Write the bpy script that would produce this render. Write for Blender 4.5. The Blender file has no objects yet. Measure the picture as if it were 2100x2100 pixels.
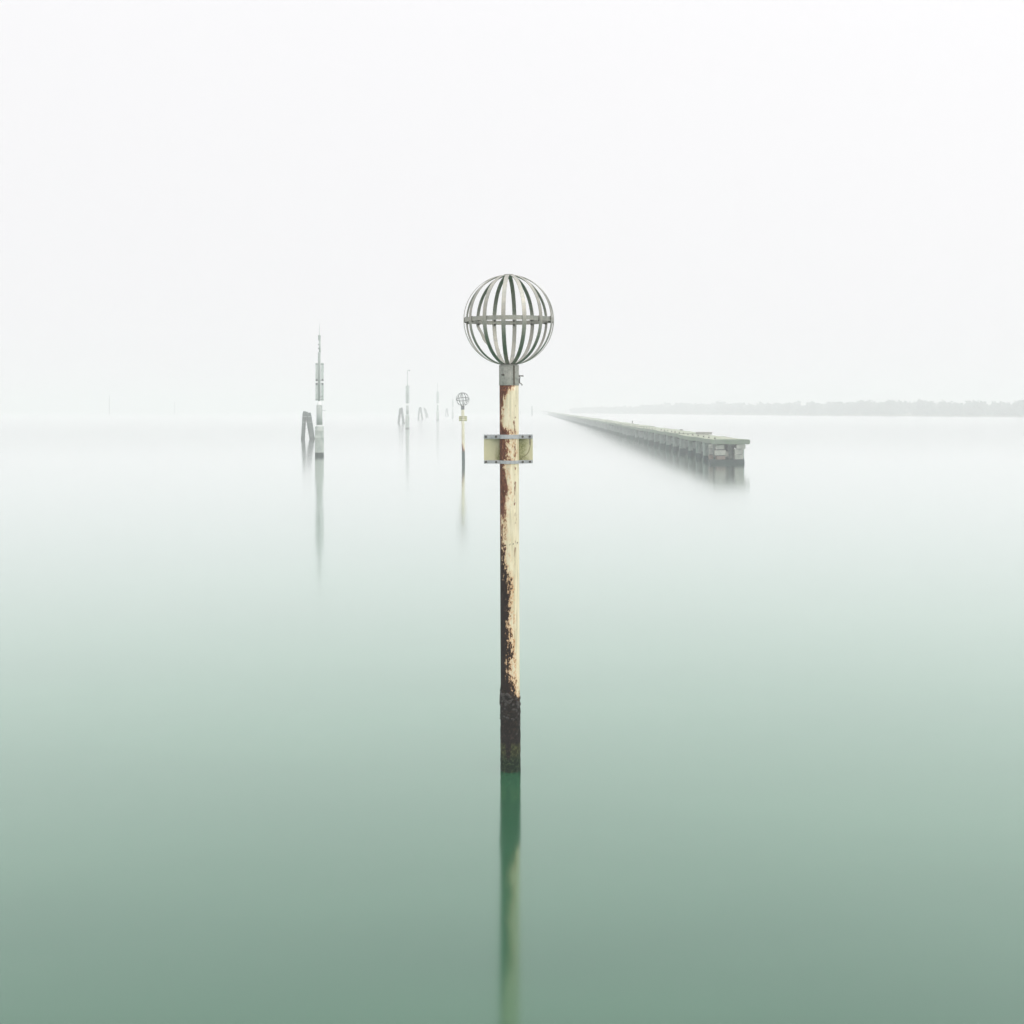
import bpy, bmesh, math, random
from mathutils import Vector, Matrix, noise as mnoise

random.seed(7)
R = math.radians
scene = bpy.context.scene
col = scene.collection

# ------------------------------------------------------------------ camera
H = 3.715          # eye height above the water (m)
F = 2900.0         # focal length in photo pixels (photo is 2100 px wide)
HOR = 837.0        # horizon row in the photo
cam_d = bpy.data.cameras.new('camera')
cam = bpy.data.objects.new('camera', cam_d)
col.objects.link(cam)
cam.location = (0, 0, H)
cam.rotation_euler = (R(90), 0, 0)
cam_d.sensor_width = 36.0
cam_d.lens = 36.0 * F / 2100.0
cam_d.shift_y = -(1050.0 - HOR) / 2100.0
cam_d.clip_start = 0.1
cam_d.clip_end = 9000
scene.camera = cam

# ------------------------------------------------------------------ world, sun, exposure
OVERCAST = (9.82, 13.3)      # horizon level and rise to the zenith, before the 0.1 strength
world = bpy.data.worlds.new('World')
scene.world = world
world.use_nodes = True
nt = world.node_tree
nt.nodes.clear()
out = nt.nodes.new('ShaderNodeOutputWorld')
bg = nt.nodes.new('ShaderNodeBackground')
sky = nt.nodes.new('ShaderNodeTexSky')
sky.sky_type = 'NISHITA'
sky.sun_disc = False
sky.sun_elevation = R(48)
sky.sun_rotation = R(40)
sky.dust_density = 8
sky.altitude = 0
hs = nt.nodes.new('ShaderNodeHueSaturation')
hs.inputs['Saturation'].default_value = 0.18
mixw = nt.nodes.new('ShaderNodeMix')
mixw.data_type = 'RGBA'
mixw.inputs[0].default_value = 0.93               # mostly even overcast, a little of the sky above it
# overcast luminance: lowest at the horizon, rising smoothly with the elevation to the zenith
tcw = nt.nodes.new('ShaderNodeTexCoord')
sepw = nt.nodes.new('ShaderNodeSeparateXYZ')
nt.links.new(tcw.outputs['Generated'], sepw.inputs[0])
lum = nt.nodes.new('ShaderNodeMath')
lum.operation = 'MULTIPLY_ADD'
lum.use_clamp = False
absz = nt.nodes.new('ShaderNodeMath')
absz.operation = 'POWER'
absz.inputs[1].default_value = 3.0
nt.links.new(sepw.outputs[2], absz.inputs[0])
nt.links.new(absz.outputs[0], lum.inputs[0])
lum.inputs[1].default_value = OVERCAST[1]
lum.inputs[2].default_value = OVERCAST[0]
tintw = nt.nodes.new('ShaderNodeVectorMath')
tintw.operation = 'SCALE'
tintw.inputs[0].default_value = (1.0, 0.993, 1.008)
nt.links.new(lum.outputs[0], tintw.inputs['Scale'])
nt.links.new(tintw.outputs[0], mixw.inputs[7])
nt.links.new(sky.outputs[0], hs.inputs['Color'])
nt.links.new(hs.outputs[0], mixw.inputs[6])
nt.links.new(mixw.outputs[2], bg.inputs['Color'])
bg.inputs['Strength'].default_value = 0.1
nt.links.new(bg.outputs[0], out.inputs['Surface'])

sun_d = bpy.data.lights.new('sun', 'SUN')
sun_d.energy = 1.45
sun_d.angle = R(60)
sun_d.color = (1.0, 0.97, 0.92)
sun = bpy.data.objects.new('sun', sun_d)
col.objects.link(sun)
sun.location = (20, -10, 60)
sun.rotation_euler = (R(42), 0, R(40))

vs = scene.view_settings
vs.view_transform = 'Standard'
vs.look = 'None'
vs.exposure = 0.0
vs.gamma = 1.0
vs.use_curve_mapping = False
scene.cycles.use_denoising = True
scene.cycles.max_bounces = 14
scene.cycles.diffuse_bounces = 4
scene.cycles.glossy_bounces = 4
scene.cycles.volume_bounces = 8
scene.cycles.transparent_max_bounces = 8


# ------------------------------------------------------------------ helpers
def tag(o, label=None, cat=None, group=None, kind=None):
    if label: o['label'] = label
    if cat: o['category'] = cat
    if group: o['group'] = group
    if kind: o['kind'] = kind
    return o


def empty(name, loc=(0, 0, 0), rot=(0, 0, 0)):
    o = bpy.data.objects.new(name, None)
    col.objects.link(o)
    o.location = loc
    o.rotation_euler = rot
    o.empty_display_size = 0.2
    return o


def build(name, bm, m, parent=None, loc=(0, 0, 0), rot=(0, 0, 0), smooth=False):
    me = bpy.data.meshes.new(name)
    bm.normal_update()
    if smooth:
        for f in bm.faces: f.smooth = True
    bm.to_mesh(me)
    bm.free()
    me.materials.append(m)
    return place(name, me, parent, loc, rot)


def place(name, me, parent=None, loc=(0, 0, 0), rot=(0, 0, 0), scale=(1, 1, 1)):
    o = bpy.data.objects.new(name, me)
    col.objects.link(o)
    o.parent = parent
    o.location = loc
    o.rotation_euler = rot
    o.scale = scale
    return o


def box(bm, x0, x1, y0, y1, z0, z1, bev=0.0, jit=0.0):
    v = [bm.verts.new((x, y, z)) for z in (z0, z1) for y in (y0, y1) for x in (x0, x1)]
    fs = [bm.faces.new([v[i] for i in q]) for q in
          ((0, 2, 3, 1), (4, 5, 7, 6), (0, 1, 5, 4), (2, 6, 7, 3), (0, 4, 6, 2), (1, 3, 7, 5))]
    if jit:
        for a in v:
            a.co += Vector((random.uniform(-jit, jit) for _ in range(3)))
    if bev:
        es = list({e for f in fs for e in f.edges})
        bmesh.ops.bevel(bm, geom=es, offset=bev, segments=2, affect='EDGES', profile=0.5)


def lathe(bm, prof, n=24, cx=0.0, cy=0.0, cap=True):
    """rings of (radius, z) about the vertical through (cx, cy)"""
    rings = []
    for r, z in prof:
        rings.append([bm.verts.new((cx + r * math.cos(2 * math.pi * i / n), cy + r * math.sin(2 * math.pi * i / n), z))
                      for i in range(n)])
    for a, b in zip(rings, rings[1:]):
        for i in range(n):
            bm.faces.new((a[i], a[(i + 1) % n], b[(i + 1) % n], b[i]))
    if cap:
        bm.faces.new(list(reversed(rings[0])))
        bm.faces.new(rings[-1])
    return rings


def tube(bm, pts, rad, n=8):
    """tube through points; rad a number or a list"""
    pts = [Vector(p) for p in pts]
    rads = rad if isinstance(rad, (list, tuple)) else [rad] * len(pts)
    prev = None
    first = None
    for i, p in enumerate(pts):
        d = (pts[min(i + 1, len(pts) - 1)] - pts[max(i - 1, 0)]).normalized()
        a = d.orthogonal().normalized() if i == 0 else (ax - d * ax.dot(d)).normalized()
        ax = a
        b = d.cross(a)
        ring = [bm.verts.new(p + (a * math.cos(2 * math.pi * k / n) + b * math.sin(2 * math.pi * k / n)) * rads[i])
                for k in range(n)]
        if prev:
            for k in range(n):
                bm.faces.new((prev[k], prev[(k + 1) % n], ring[(k + 1) % n], ring[k]))
        else:
            first = ring
        prev = ring
    bm.faces.new(list(reversed(first)))
    bm.faces.new(prev)


def on_water(px, py):
    """a photo pixel on the water line -> the point on the water plane z = 0"""
    d = H * F / (py - HOR)
    return Vector(((px - 1050.0) / F * d, d, 0.0))


# ------------------------------------------------------------------ material helpers
class Nodes:
    def __init__(self, name):
        self.m = bpy.data.materials.new(name)
        self.m.use_nodes = True
        self.t = self.m.node_tree
        self.b = self.t.nodes['Principled BSDF']
        self.o = self.t.nodes['Material Output']

    def new(self, typ): return self.t.nodes.new(typ)

    def link(self, a, b): self.t.links.new(a, b)

    def _set(self, sock, v):
        if hasattr(v, 'links') or hasattr(v, 'is_linked'):
            self.link(v, sock)
        else:
            sock.default_value = v

    def math(self, op, a, b=0.0, c=0.0, clamp=False):
        n = self.new('ShaderNodeMath')
        n.operation = op
        n.use_clamp = clamp
        for i, v in enumerate((a, b, c)):
            self._set(n.inputs[i], v)
        return n.outputs[0]

    def obj(self): return self.new('ShaderNodeTexCoord').outputs['Object']

    def xyz(self, v):
        n = self.new('ShaderNodeSeparateXYZ')
        self.link(v, n.inputs[0])
        return n.outputs

    def scale(self, v, s):
        n = self.new('ShaderNodeMapping')
        self.link(v, n.inputs['Vector'])
        n.inputs['Scale'].default_value = s
        return n.outputs[0]

    def noise(self, v, s, detail=6, rough=0.6):
        n = self.new('ShaderNodeTexNoise')
        if v is not None: self.link(v, n.inputs['Vector'])
        n.inputs['Scale'].default_value = s
        n.inputs['Detail'].default_value = detail
        n.inputs['Roughness'].default_value = rough
        return n.outputs['Fac']

    def step(self, v, a, b):
        n = self.new('ShaderNodeMapRange')
        n.interpolation_type = 'SMOOTHSTEP'
        self.link(v, n.inputs['Value'])
        n.inputs['From Min'].default_value = a
        n.inputs['From Max'].default_value = b
        return n.outputs[0]

    def ramp(self, v, stops, interp='LINEAR'):
        n = self.new('ShaderNodeValToRGB')
        n.color_ramp.interpolation = interp
        e = n.color_ramp.elements
        while len(e) < len(stops): e.new(0.5)
        for k, (p, c) in enumerate(stops):
            e[k].position = p
            e[k].color = (*c, 1) if isinstance(c, tuple) else (c, c, c, 1)
        self._set(n.inputs[0], v)
        return n.outputs[0]

    def mix(self, f, a, b, mode='MIX'):
        n = self.new('ShaderNodeMix')
        n.data_type = 'RGBA'
        n.blend_type = mode
        self._set(n.inputs[0], f)
        for i, v in ((6, a), (7, b)):
            if isinstance(v, tuple): n.inputs[i].default_value = (*v, 1)
            else: self.link(v, n.inputs[i])
        return n.outputs[2]

    def bump(self, h, strength, dist):
        n = self.new('ShaderNodeBump')
        n.inputs['Strength'].default_value = strength
        n.inputs['Distance'].default_value = dist
        self.link(h, n.inputs['Height'])
        self.link(n.outputs[0], self.b.inputs['Normal'])

    def finish(self, colr, rough=0.7, metal=0.0, spec=0.5):
        if isinstance(colr, tuple): self.b.inputs['Base Color'].default_value = (*colr, 1)
        else: self.link(colr, self.b.inputs['Base Color'])
        self._set(self.b.inputs['Roughness'], rough)
        self.b.inputs['Metallic'].default_value = metal
        self.b.inputs['Specular IOR Level'].default_value = spec
        return self.m


def mottled(name, a, b, s=8.0, rough=0.75, stretch=(1, 1, 1), bump=0.0, metal=0.0, fine=(0.85, 1.0)):
    n = Nodes(name)
    v = n.scale(n.obj(), stretch)
    f = n.step(n.noise(v, s), 0.3, 0.7)
    c = n.mix(f, a, b)
    g = n.noise(v, s * 9, 4)
    c = n.mix(1.0, c, n.ramp(g, [(0.3, fine[0]), (0.7, fine[1])]), 'MULTIPLY')
    if bump: n.bump(g, 0.6, bump)
    return n.finish(c, rough, metal)


# paint on the steel pole, with rust that creeps round from its left side
def pole_material(name, edge, rad, paint, top_z, spots=1.0, red_from=2.45):
    n = Nodes(name)
    co = n.obj()
    x, y, z = n.xyz(co)
    u = n.math('DIVIDE', x, rad)
    streak = n.noise(n.scale(co, (1, 1, 0.22)), 16, 8, 0.65)
    grain = n.noise(n.scale(co, (1, 1, 0.6)), 48, 7, 0.75)
    coarse = n.noise(n.scale(co, (1, 1, 0.45)), 6, 3, 0.5)
    e = n.ramp(n.math('DIVIDE', z, top_z), [(k / top_z, (v + 1.5) / 3.0) for k, v in sorted(edge)])
    e = n.math('MULTIPLY_ADD', e, 3.0, -1.5)
    fld = n.math('SUBTRACT', e, u)
    fld = n.math('ADD', fld, n.math('MULTIPLY_ADD', streak, 2.6, -1.3))
    fld = n.math('ADD', fld, n.math('MULTIPLY_ADD', grain, 3.0, -1.5))
    fld = n.math('ADD', fld, n.math('MULTIPLY_ADD', coarse, 1.4, -0.7))
    rust = n.step(fld, -0.03, 0.05)
    halo = n.math('MULTIPLY', n.step(fld, -0.6, 0.15), n.ramp(n.math('DIVIDE', z, top_z), [(0.4, 0.95), (0.6, 0.72)]))
    # flakes along a seam on the right of the front
    seam = n.math('ABSOLUTE', n.math('SUBTRACT', u, 0.58))
    sp = n.math('SUBTRACT', n.noise(n.scale(co, (1.6, 1.6, 0.6)), 17, 6, 0.7), n.math('MULTIPLY', seam, 0.85))
    low = n.step(z, 2.0, 2.4)
    sp = n.math('MULTIPLY', n.step(sp, 0.50, 0.53), n.math('MULTIPLY', low, spots))
    runs = n.math('MULTIPLY', n.step(n.noise(n.scale(co, (1, 1, 0.035)), 70, 3, 0.6), 0.54, 0.66), n.step(n.noise(n.scale(co, (1, 1, 0.5)), 7, 3, 0.5), 0.42, 0.62))
    pits = n.step(n.noise(n.scale(co, (1, 1, 0.7)), 85, 3, 0.6), 0.655, 0.70)
    col_paint = n.mix(n.step(coarse, 0.35, 0.65), paint, tuple(p * q for p, q in zip(paint, (0.93, 0.92, 0.86))))
    dirt = n.noise(n.scale(co, (1, 1, 0.06)), 40, 4, 0.6)
    col_paint = n.mix(1.0, col_paint, n.ramp(dirt, [(0.32, (0.72, 0.71, 0.68)), (0.6, (1, 1, 1))]), 'MULTIPLY')
    col_paint = n.mix(n.math('MULTIPLY', runs, 0.55), col_paint, (0.50, 0.33, 0.17))
    col_paint = n.mix(halo, col_paint, (0.60, 0.29, 0.115))
    red = n.ramp(grain, [(0.30, (0.022, 0.011, 0.009)), (0.45, (0.085, 0.032, 0.020)), (0.56, (0.17, 0.060, 0.034)), (0.70, (0.42, 0.20, 0.10))])
    black = n.ramp(grain, [(0.35, (0.005, 0.003, 0.003)), (0.58, (0.022, 0.010, 0.007)), (0.68, (0.10, 0.040, 0.020)), (0.8, (0.30, 0.14, 0.06))])
    rc = n.mix(n.step(n.math('MULTIPLY_ADD', streak, 0.8, z), red_from, red_from + 0.65), black, red)
    c = n.mix(n.math('MULTIPLY', pits, n.math('MULTIPLY_ADD', halo, 0.55, 0.4)), col_paint, (0.06, 0.035, 0.02))
    c = n.mix(sp, c, (0.20, 0.085, 0.045))
    c = n.mix(rust, c, rc)
    # a welded joint
    wz = n.math('ABSOLUTE', n.math('SUBTRACT', z, n.math('MULTIPLY_ADD', u, 0.018, 2.325)))
    weld = n.math('MULTIPLY', n.step(wz, 0.009, 0.004), n.step(streak, 0.45, 0.5))
    c = n.mix(weld, c, (0.07, 0.035, 0.022))
    n.bump(n.math('ADD', n.math('MULTIPLY', rust, -0.6), n.math('MULTIPLY', grain, 0.5)), 0.5, 0.004)
    return n.finish(c, n.math('MULTIPLY_ADD', rust, 0.35, 0.5), 0.0, 0.2)


EDGE_MAIN = [(0.0, 1.4), (0.68, 1.4), (0.74, 1.1), (0.80, 0.65), (0.9, 0.3), (1.02, 0.05), (1.2, 0.15), (1.4, -0.1),
             (1.7, -0.2), (1.83, -0.2), (2.0, -0.38), (2.15, -0.65), (2.35, -0.7), (2.62, -0.7), (2.72, -0.55),
             (2.83, -0.2), (3.02, -0.25), (3.15, -0.4), (3.18, 0.0), (3.40, 0.1), (3.43, 0.1), (3.47, 0.45),
             (3.51, -0.2), (3.56, -0.7), (3.8, -0.75), (3.86, -0.4), (3.91, 0.2), (3.96, 0.6)]
EDGE_FAR = [(0.0, 1.4), (0.84, 1.4), (0.95, 0.5), (1.2, -0.2), (1.5, -1.1), (1.7, -1.5), (3.96, -1.5)]

M = {}
M['pole'] = pole_material('rusty_cream_paint', EDGE_MAIN, 0.098, (0.83, 0.75, 0.56), 3.96)
M['pole_far'] = pole_material('cream_paint', EDGE_FAR, 0.098, (0.82, 0.78, 0.62), 3.96, spots=0.0, red_from=0.2)
M['galv'] = mottled('galvanised_steel', (0.36, 0.36, 0.33), (0.60, 0.58, 0.53), 26, 0.6, bump=0.001, fine=(0.5, 1.0))
M['strip'] = mottled('weathered_steel_strip', (0.38, 0.39, 0.35), (0.50, 0.48, 0.42), 18, 0.46, bump=0.0006, metal=0.92, fine=(0.6, 1.0))
M['strip_far'] = mottled('dull_steel_strip', (0.10, 0.11, 0.11), (0.16, 0.17, 0.17), 14, 0.6)
M['strap'] = mottled('grey_steel_strap', (0.36, 0.38, 0.40), (0.50, 0.51, 0.52), 20, 0.5, fine=(0.8, 1.0))
M['bolt'] = mottled('dark_bolt', (0.06, 0.06, 0.05), (0.16, 0.15, 0.13), 60, 0.6)
M['seam'] = mottled('dark_seam', (0.07, 0.06, 0.045), (0.14, 0.12, 0.09), 40, 0.8)
M['rusty'] = mottled('brown_rust', (0.05, 0.025, 0.015), (0.16, 0.07, 0.035), 50, 0.8)


def sign_material():
    n = Nodes('aged_yellow_sheet')
    co = n.obj()
    x, y, z = n.xyz(co)
    big = n.noise(n.scale(co, (1, 1, 0.7)), 5, 4, 0.5)
    # green growth creeps out from behind the pole and along the lower strap
    near = n.math('ADD', n.math('MULTIPLY', n.math('ABSOLUTE', x), -6.0), n.math('MULTIPLY', big, 1.9))
    right = n.step(x, -0.05, 0.1)
    near = n.math('ADD', near, n.math('MULTIPLY', right, 0.40))
    alg = n.step(near, 0.05, 0.55)
    foot = n.step(n.math('ADD', n.math('MULTIPLY', z, -22.0), n.math('MULTIPLY', big, 3.0)), 4.0, 4.6)
    speck = n.noise(co, 60, 4, 0.7)
    c = n.mix(n.step(big, 0.35, 0.7), (0.50, 0.475, 0.31), (0.60, 0.55, 0.36))
    c = n.mix(n.math('MULTIPLY', alg, n.ramp(speck, [(0.35, 0.35), (0.6, 0.95)])), c, (0.16, 0.17, 0.045))
    c = n.mix(foot, c, (0.15, 0.17, 0.05))
    crack = n.new('ShaderNodeTexWave')
    n.link(co, crack.inputs['Vector'])
    crack.inputs['Scale'].default_value = 2.0
    crack.inputs['Distortion'].default_value = 14
    crack.inputs['Detail'].default_value = 1
    ck = n.math('MULTIPLY', n.step(crack.outputs['Fac'], 0.03, 0.0), n.step(x, 0.10, 0.13))
    c = n.mix(n.math('MULTIPLY', ck, 0.7), c, (0.14, 0.12, 0.05))
    return n.finish(c, 0.7)


M['sign'] = sign_material()
M['strap_far'] = mottled('olive_strap', (0.28, 0.27, 0.13), (0.36, 0.34, 0.18), 8, 0.7)
M['sign_far'] = mottled('pale_yellow_sheet', (0.66, 0.64, 0.40), (0.72, 0.70, 0.48), 6, 0.6)


def crust_material():
    n = Nodes('barnacle_crust')
    co = n.obj()
    x, y, z = n.xyz(co)
    a = n.noise(co, 38, 6, 0.7)
    b = n.noise(co, 9, 4, 0.6)
    c = n.ramp(a, [(0.30, (0.003, 0.002, 0.002)), (0.52, (0.011, 0.007, 0.005)), (0.64, (0.040, 0.026, 0.018)), (0.78, (0.12, 0.095, 0.08))])
    tongue = n.math('MULTIPLY', n.step(n.math('ABSOLUTE', n.math('ADD', x, 0.022)), 0.034, 0.012), 0.16)
    lim = n.math('ADD', n.math('ADD', z, tongue), n.math('MULTIPLY_ADD', b, 0.10, -0.05))
    green = n.step(lim, 0.31, 0.27)
    g = n.ramp(a, [(0.34, (0.006, 0.008, 0.003)), (0.5, (0.030, 0.034, 0.012)), (0.68, (0.095, 0.098, 0.034))])
    g2 = n.ramp(a, [(0.36, (0.002, 0.007, 0.003)), (0.54, (0.010, 0.026, 0.011)), (0.70, (0.075, 0.10, 0.04))])
    g = n.mix(n.step(z, 0.21, 0.11), g, g2)
    c = n.mix(green, c, g)
    n.bump(a, 1.0, 0.012)
    return n.finish(c, 0.75, 0.0, 0.15)


M['crust'] = crust_material()
M['weed'] = mottled('green_weed_crust', (0.045, 0.070, 0.064), (0.075, 0.105, 0.095), 12, 0.8)
M['shell'] = mottled('oyster_shell', (0.014, 0.010, 0.009), (0.085, 0.068, 0.062), 30, 0.7, bump=0.003, fine=(0.5, 1.0))


def tidal(name, dry_a, dry_b, wet, tide, s=5.0, jag=0.25, dark_top=None):
    """dry surface above an uneven tide mark, weed-dark below it"""
    n = Nodes(name)
    co = n.obj()
    rnd = n.new('ShaderNodeObjectInfo').outputs['Random']
    off = n.new('ShaderNodeVectorMath')
    off.operation = 'ADD'
    n.link(co, off.inputs[0])
    comb = n.new('ShaderNodeCombineXYZ')
    for i in range(2): n.link(n.math('MULTIPLY', rnd, 37.0 + 11 * i), comb.inputs[i])
    n.link(comb.outputs[0], off.inputs[1])
    v = off.outputs[0]
    x, y, z = n.xyz(co)
    a = n.noise(n.scale(v, (1, 1, 0.5)), s, 6, 0.65)
    c = n.mix(n.step(a, 0.3, 0.7), dry_a, dry_b)
    c = n.mix(1.0, c, n.ramp(n.noise(v, s * 5, 5, 0.7), [(0.3, 0.6), (0.65, 1.0)]), 'MULTIPLY')
    lim = n.math('ADD', z, n.math('MULTIPLY_ADD', n.noise(v, s * 1.6, 4, 0.6), jag, -0.5 * jag))
    lim = n.math('ADD', lim, n.math('MULTIPLY_ADD', rnd, 0.12, -0.06))
    c = n.mix(n.step(lim, tide + 0.02, tide - 0.02), c, n.mix(n.step(a, 0.35, 0.65), wet, tuple(w * 1.8 for w in wet)))
    n.bump(a, 0.6, 0.03)
    return n.finish(c, 0.8)


M['pile'] = tidal('pier_pile_concrete', (0.18, 0.24, 0.222), (0.35, 0.41, 0.38), (0.012, 0.042, 0.037), 0.36, 4.0, 0.25)
M['block'] = tidal('pier_end_stone', (0.27, 0.295, 0.265), (0.42, 0.43, 0.38), (0.024, 0.028, 0.026), 0.22, 3.0, 0.10)
M['brickish'] = mottled('reddish_stone', (0.20, 0.15, 0.13), (0.30, 0.24, 0.21), 5, 0.85, fine=(0.65, 1.0))
M['wet_and_gap_stone'] = mottled('weed_and_gap_dark_stone', (0.014, 0.038, 0.036), (0.036, 0.066, 0.062), 5, 0.7, fine=(0.6, 1.0))
M['underdeck'] = mottled('dark_beam', (0.07, 0.09, 0.09), (0.13, 0.155, 0.155), 3, 0.85)  # dark tone for the cross beams and the panel in the end recess
M['grey_block'] = mottled('grey_concrete_block', (0.25, 0.24, 0.22), (0.36, 0.35, 0.32), 3, 0.85)


def deck_material():
    n = Nodes('mossy_concrete_deck')
    co = n.obj()
    rnd = n.new('ShaderNodeObjectInfo').outputs['Random']
    comb = n.new('ShaderNodeCombineXYZ')
    n.link(n.math('MULTIPLY', rnd, 41.0), comb.inputs[0])
    add = n.new('ShaderNodeVectorMath')
    n.link(co, add.inputs[0])
    n.link(comb.outputs[0], add.inputs[1])
    v = add.outputs[0]
    a = n.noise(n.scale(v, (1.2, 0.25, 1.2)), 1.6, 6, 0.65)
    b = n.noise(v, 9, 5, 0.7)
    c = n.ramp(a, [(0.28, (0.36, 0.345, 0.30)), (0.44, (0.34, 0.36, 0.28)), (0.58, (0.27, 0.325, 0.215)), (0.75, (0.36, 0.365, 0.31))])
    c = n.mix(1.0, c, n.ramp(b, [(0.28, 0.68), (0.6, 1.0)]), 'MULTIPLY')
    # the side faces are darker and greener than the top
    nz = n.xyz(n.new('ShaderNodeNewGeometry').outputs['Normal'])[2]
    c = n.mix(n.step(nz, 0.75, 0.45), c, n.mix(n.step(a, 0.35, 0.62), (0.165, 0.195, 0.165), (0.155, 0.215, 0.14)))
    n.bump(b, 0.5, 0.02)
    return n.finish(c, 0.85)


M['deck'] = deck_material()
M['stud'] = mottled('dark_stud', (0.09, 0.09, 0.075), (0.16, 0.155, 0.13), 20, 0.8)
M['timber'] = tidal('dolphin_timber', (0.045, 0.065, 0.060), (0.085, 0.115, 0.105), (0.012, 0.022, 0.019), 0.35, 2.2, 0.2)
M['hoop'] = mottled('pale_iron_band', (0.40, 0.42, 0.42), (0.55, 0.56, 0.55), 8, 0.6)
M['column_base'] = tidal('weathered_white_column', (0.36, 0.42, 0.39), (0.56, 0.59, 0.54), (0.010, 0.022, 0.018), 0.235, 2.4, 0.16)
M['column_grey'] = mottled('grey_column_paint', (0.30, 0.35, 0.33), (0.40, 0.43, 0.40), 2.5, 0.6, stretch=(1, 1, 0.4))
M['column_white'] = mottled('white_column_paint', (0.74, 0.76, 0.75), (0.82, 0.83, 0.82), 3, 0.5)
M['mast'] = mottled('pale_mast_paint', (0.36, 0.41, 0.39), (0.46, 0.50, 0.48), 4, 0.55, stretch=(1, 1, 0.3))
M['panel'] = mottled('pale_panel', (0.44, 0.50, 0.47), (0.56, 0.60, 0.58), 3, 0.5, stretch=(1, 1, 0.3))
M['rail'] = mottled('grey_panel_rail', (0.20, 0.24, 0.23), (0.28, 0.31, 0.30), 8, 0.6)
M['clip'] = mottled('dark_panel_clip', (0.07, 0.09, 0.085), (0.14, 0.16, 0.15), 20, 0.6)


def leaf_material():
    n = Nodes('hazy_foliage')
    f = n.noise(n.obj(), 0.15, 3)
    c = n.mix(n.step(f, 0.35, 0.65), (0.022, 0.078, 0.070), (0.045, 0.115, 0.10))
    return n.finish(c, 0.8, 0, 0.2)


M['leaf'] = leaf_material()
M['bank'] = mottled('shore_bank', (0.10, 0.11, 0.07), (0.18, 0.17, 0.12), 0.1, 0.9)


def water_material():
    n = Nodes('still_lagoon_water')
    t = n.t
    t.nodes.remove(n.b)
    co = n.obj()
    # broad, almost level swell: softens the mirror images
    rip = n.noise(n.scale(co, (0.05, 0.35, 1)), 1.0, 3, 0.5)
    bp = n.new('ShaderNodeBump')
    far = n.xyz(co)[1]
    n.link(n.math('MULTIPLY', n.step(far, 160.0, 40.0), 0.30), bp.inputs['Strength'])   # wind ruffles only the open far water
    bp.inputs['Distance'].default_value = 0.02
    n.link(rip, bp.inputs['Height'])
    body = n.new('ShaderNodeBsdfDiffuse')
    silt = n.noise(n.scale(co, (0.10, 0.22, 1)), 1.0, 3, 0.55)
    body_c = n.mix(n.step(silt, 0.3, 0.7), (0.013, 0.080, 0.036), (0.024, 0.102, 0.049))
    gl = n.new('ShaderNodeBsdfGlossy')
    n.link(n.math('MULTIPLY_ADD', n.step(far, 60.0, 800.0), 0.12, 0.098), gl.inputs['Roughness'])
    n.link(bp.outputs[0], gl.inputs['Normal'])
    lw = n.new('ShaderNodeLayerWeight')
    lw.inputs['Blend'].default_value = 0.5
    refl = n.ramp(lw.outputs['Facing'], [(0.0, (0.02, 0.02, 0.02)), (0.45, (0.051, 0.057, 0.057)), (0.5, (0.064, 0.07, 0.069)), (0.54, (0.094, 0.097, 0.1)), (0.575, (0.127, 0.13, 0.136)), (0.605, (0.16, 0.166, 0.171)), (0.635, (0.196, 0.207, 0.21)), (0.665, (0.235, 0.256, 0.253)), (0.695, (0.28, 0.312, 0.301)), (0.725, (0.332, 0.375, 0.357)), (0.755, (0.392, 0.445, 0.42)), (0.785, (0.46, 0.522, 0.492)), (0.815, (0.538, 0.605, 0.572)), (0.845, (0.623, 0.691, 0.658)), (0.875, (0.715, 0.777, 0.748)), (0.905, (0.808, 0.858, 0.837)), (0.935, (0.897, 0.93, 0.917)), (0.965, (0.973, 0.985, 0.98)), (0.985, (0.995, 1.0, 0.998)), (1.0, (1.0, 1.0, 1.0))])
    n.link(refl, gl.inputs['Color'])
    inv = n.math('SUBTRACT', 1.0, refl)
    body_c = n.mix(1.0, body_c, inv, 'MULTIPLY')
    n.link(body_c, body.inputs['Color'])
    mx = n.new('ShaderNodeAddShader')
    n.link(body.outputs[0], mx.inputs[0])
    n.link(gl.outputs[0], mx.inputs[1])
    n.link(mx.outputs[0], n.o.inputs['Surface'])
    return n.m


M['water'] = water_material()

# ------------------------------------------------------------------ water, shore, haze
bm = bmesh.new()
xs = (-2400, -600, -150, -30, 30, 150, 600, 2400)
ys = (-60, -10, 20, 60, 150, 400, 1000, 3400)
g = [[bm.verts.new((x, y, 0)) for x in xs] for y in ys]
for j in range(len(ys) - 1):
    for i in range(len(xs) - 1):
        bm.faces.new((g[j][i], g[j][i + 1], g[j + 1][i + 1], g[j + 1][i]))
tag(build('water', bm, M['water']), kind='structure')

SH = [(44, 1060), (70, 960), (110, 830), (150, 720), (190, 650), (235, 610), (300, 570), (380, 540), (470, 520)]   # shoreline (x, y)


def shore(t):
    k = t * (len(SH) - 1)
    i = min(int(k), len(SH) - 2)
    f = k - i
    return Vector((SH[i][0] * (1 - f) + SH[i + 1][0] * f, SH[i][1] * (1 - f) + SH[i + 1][1] * f, 0))


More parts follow.
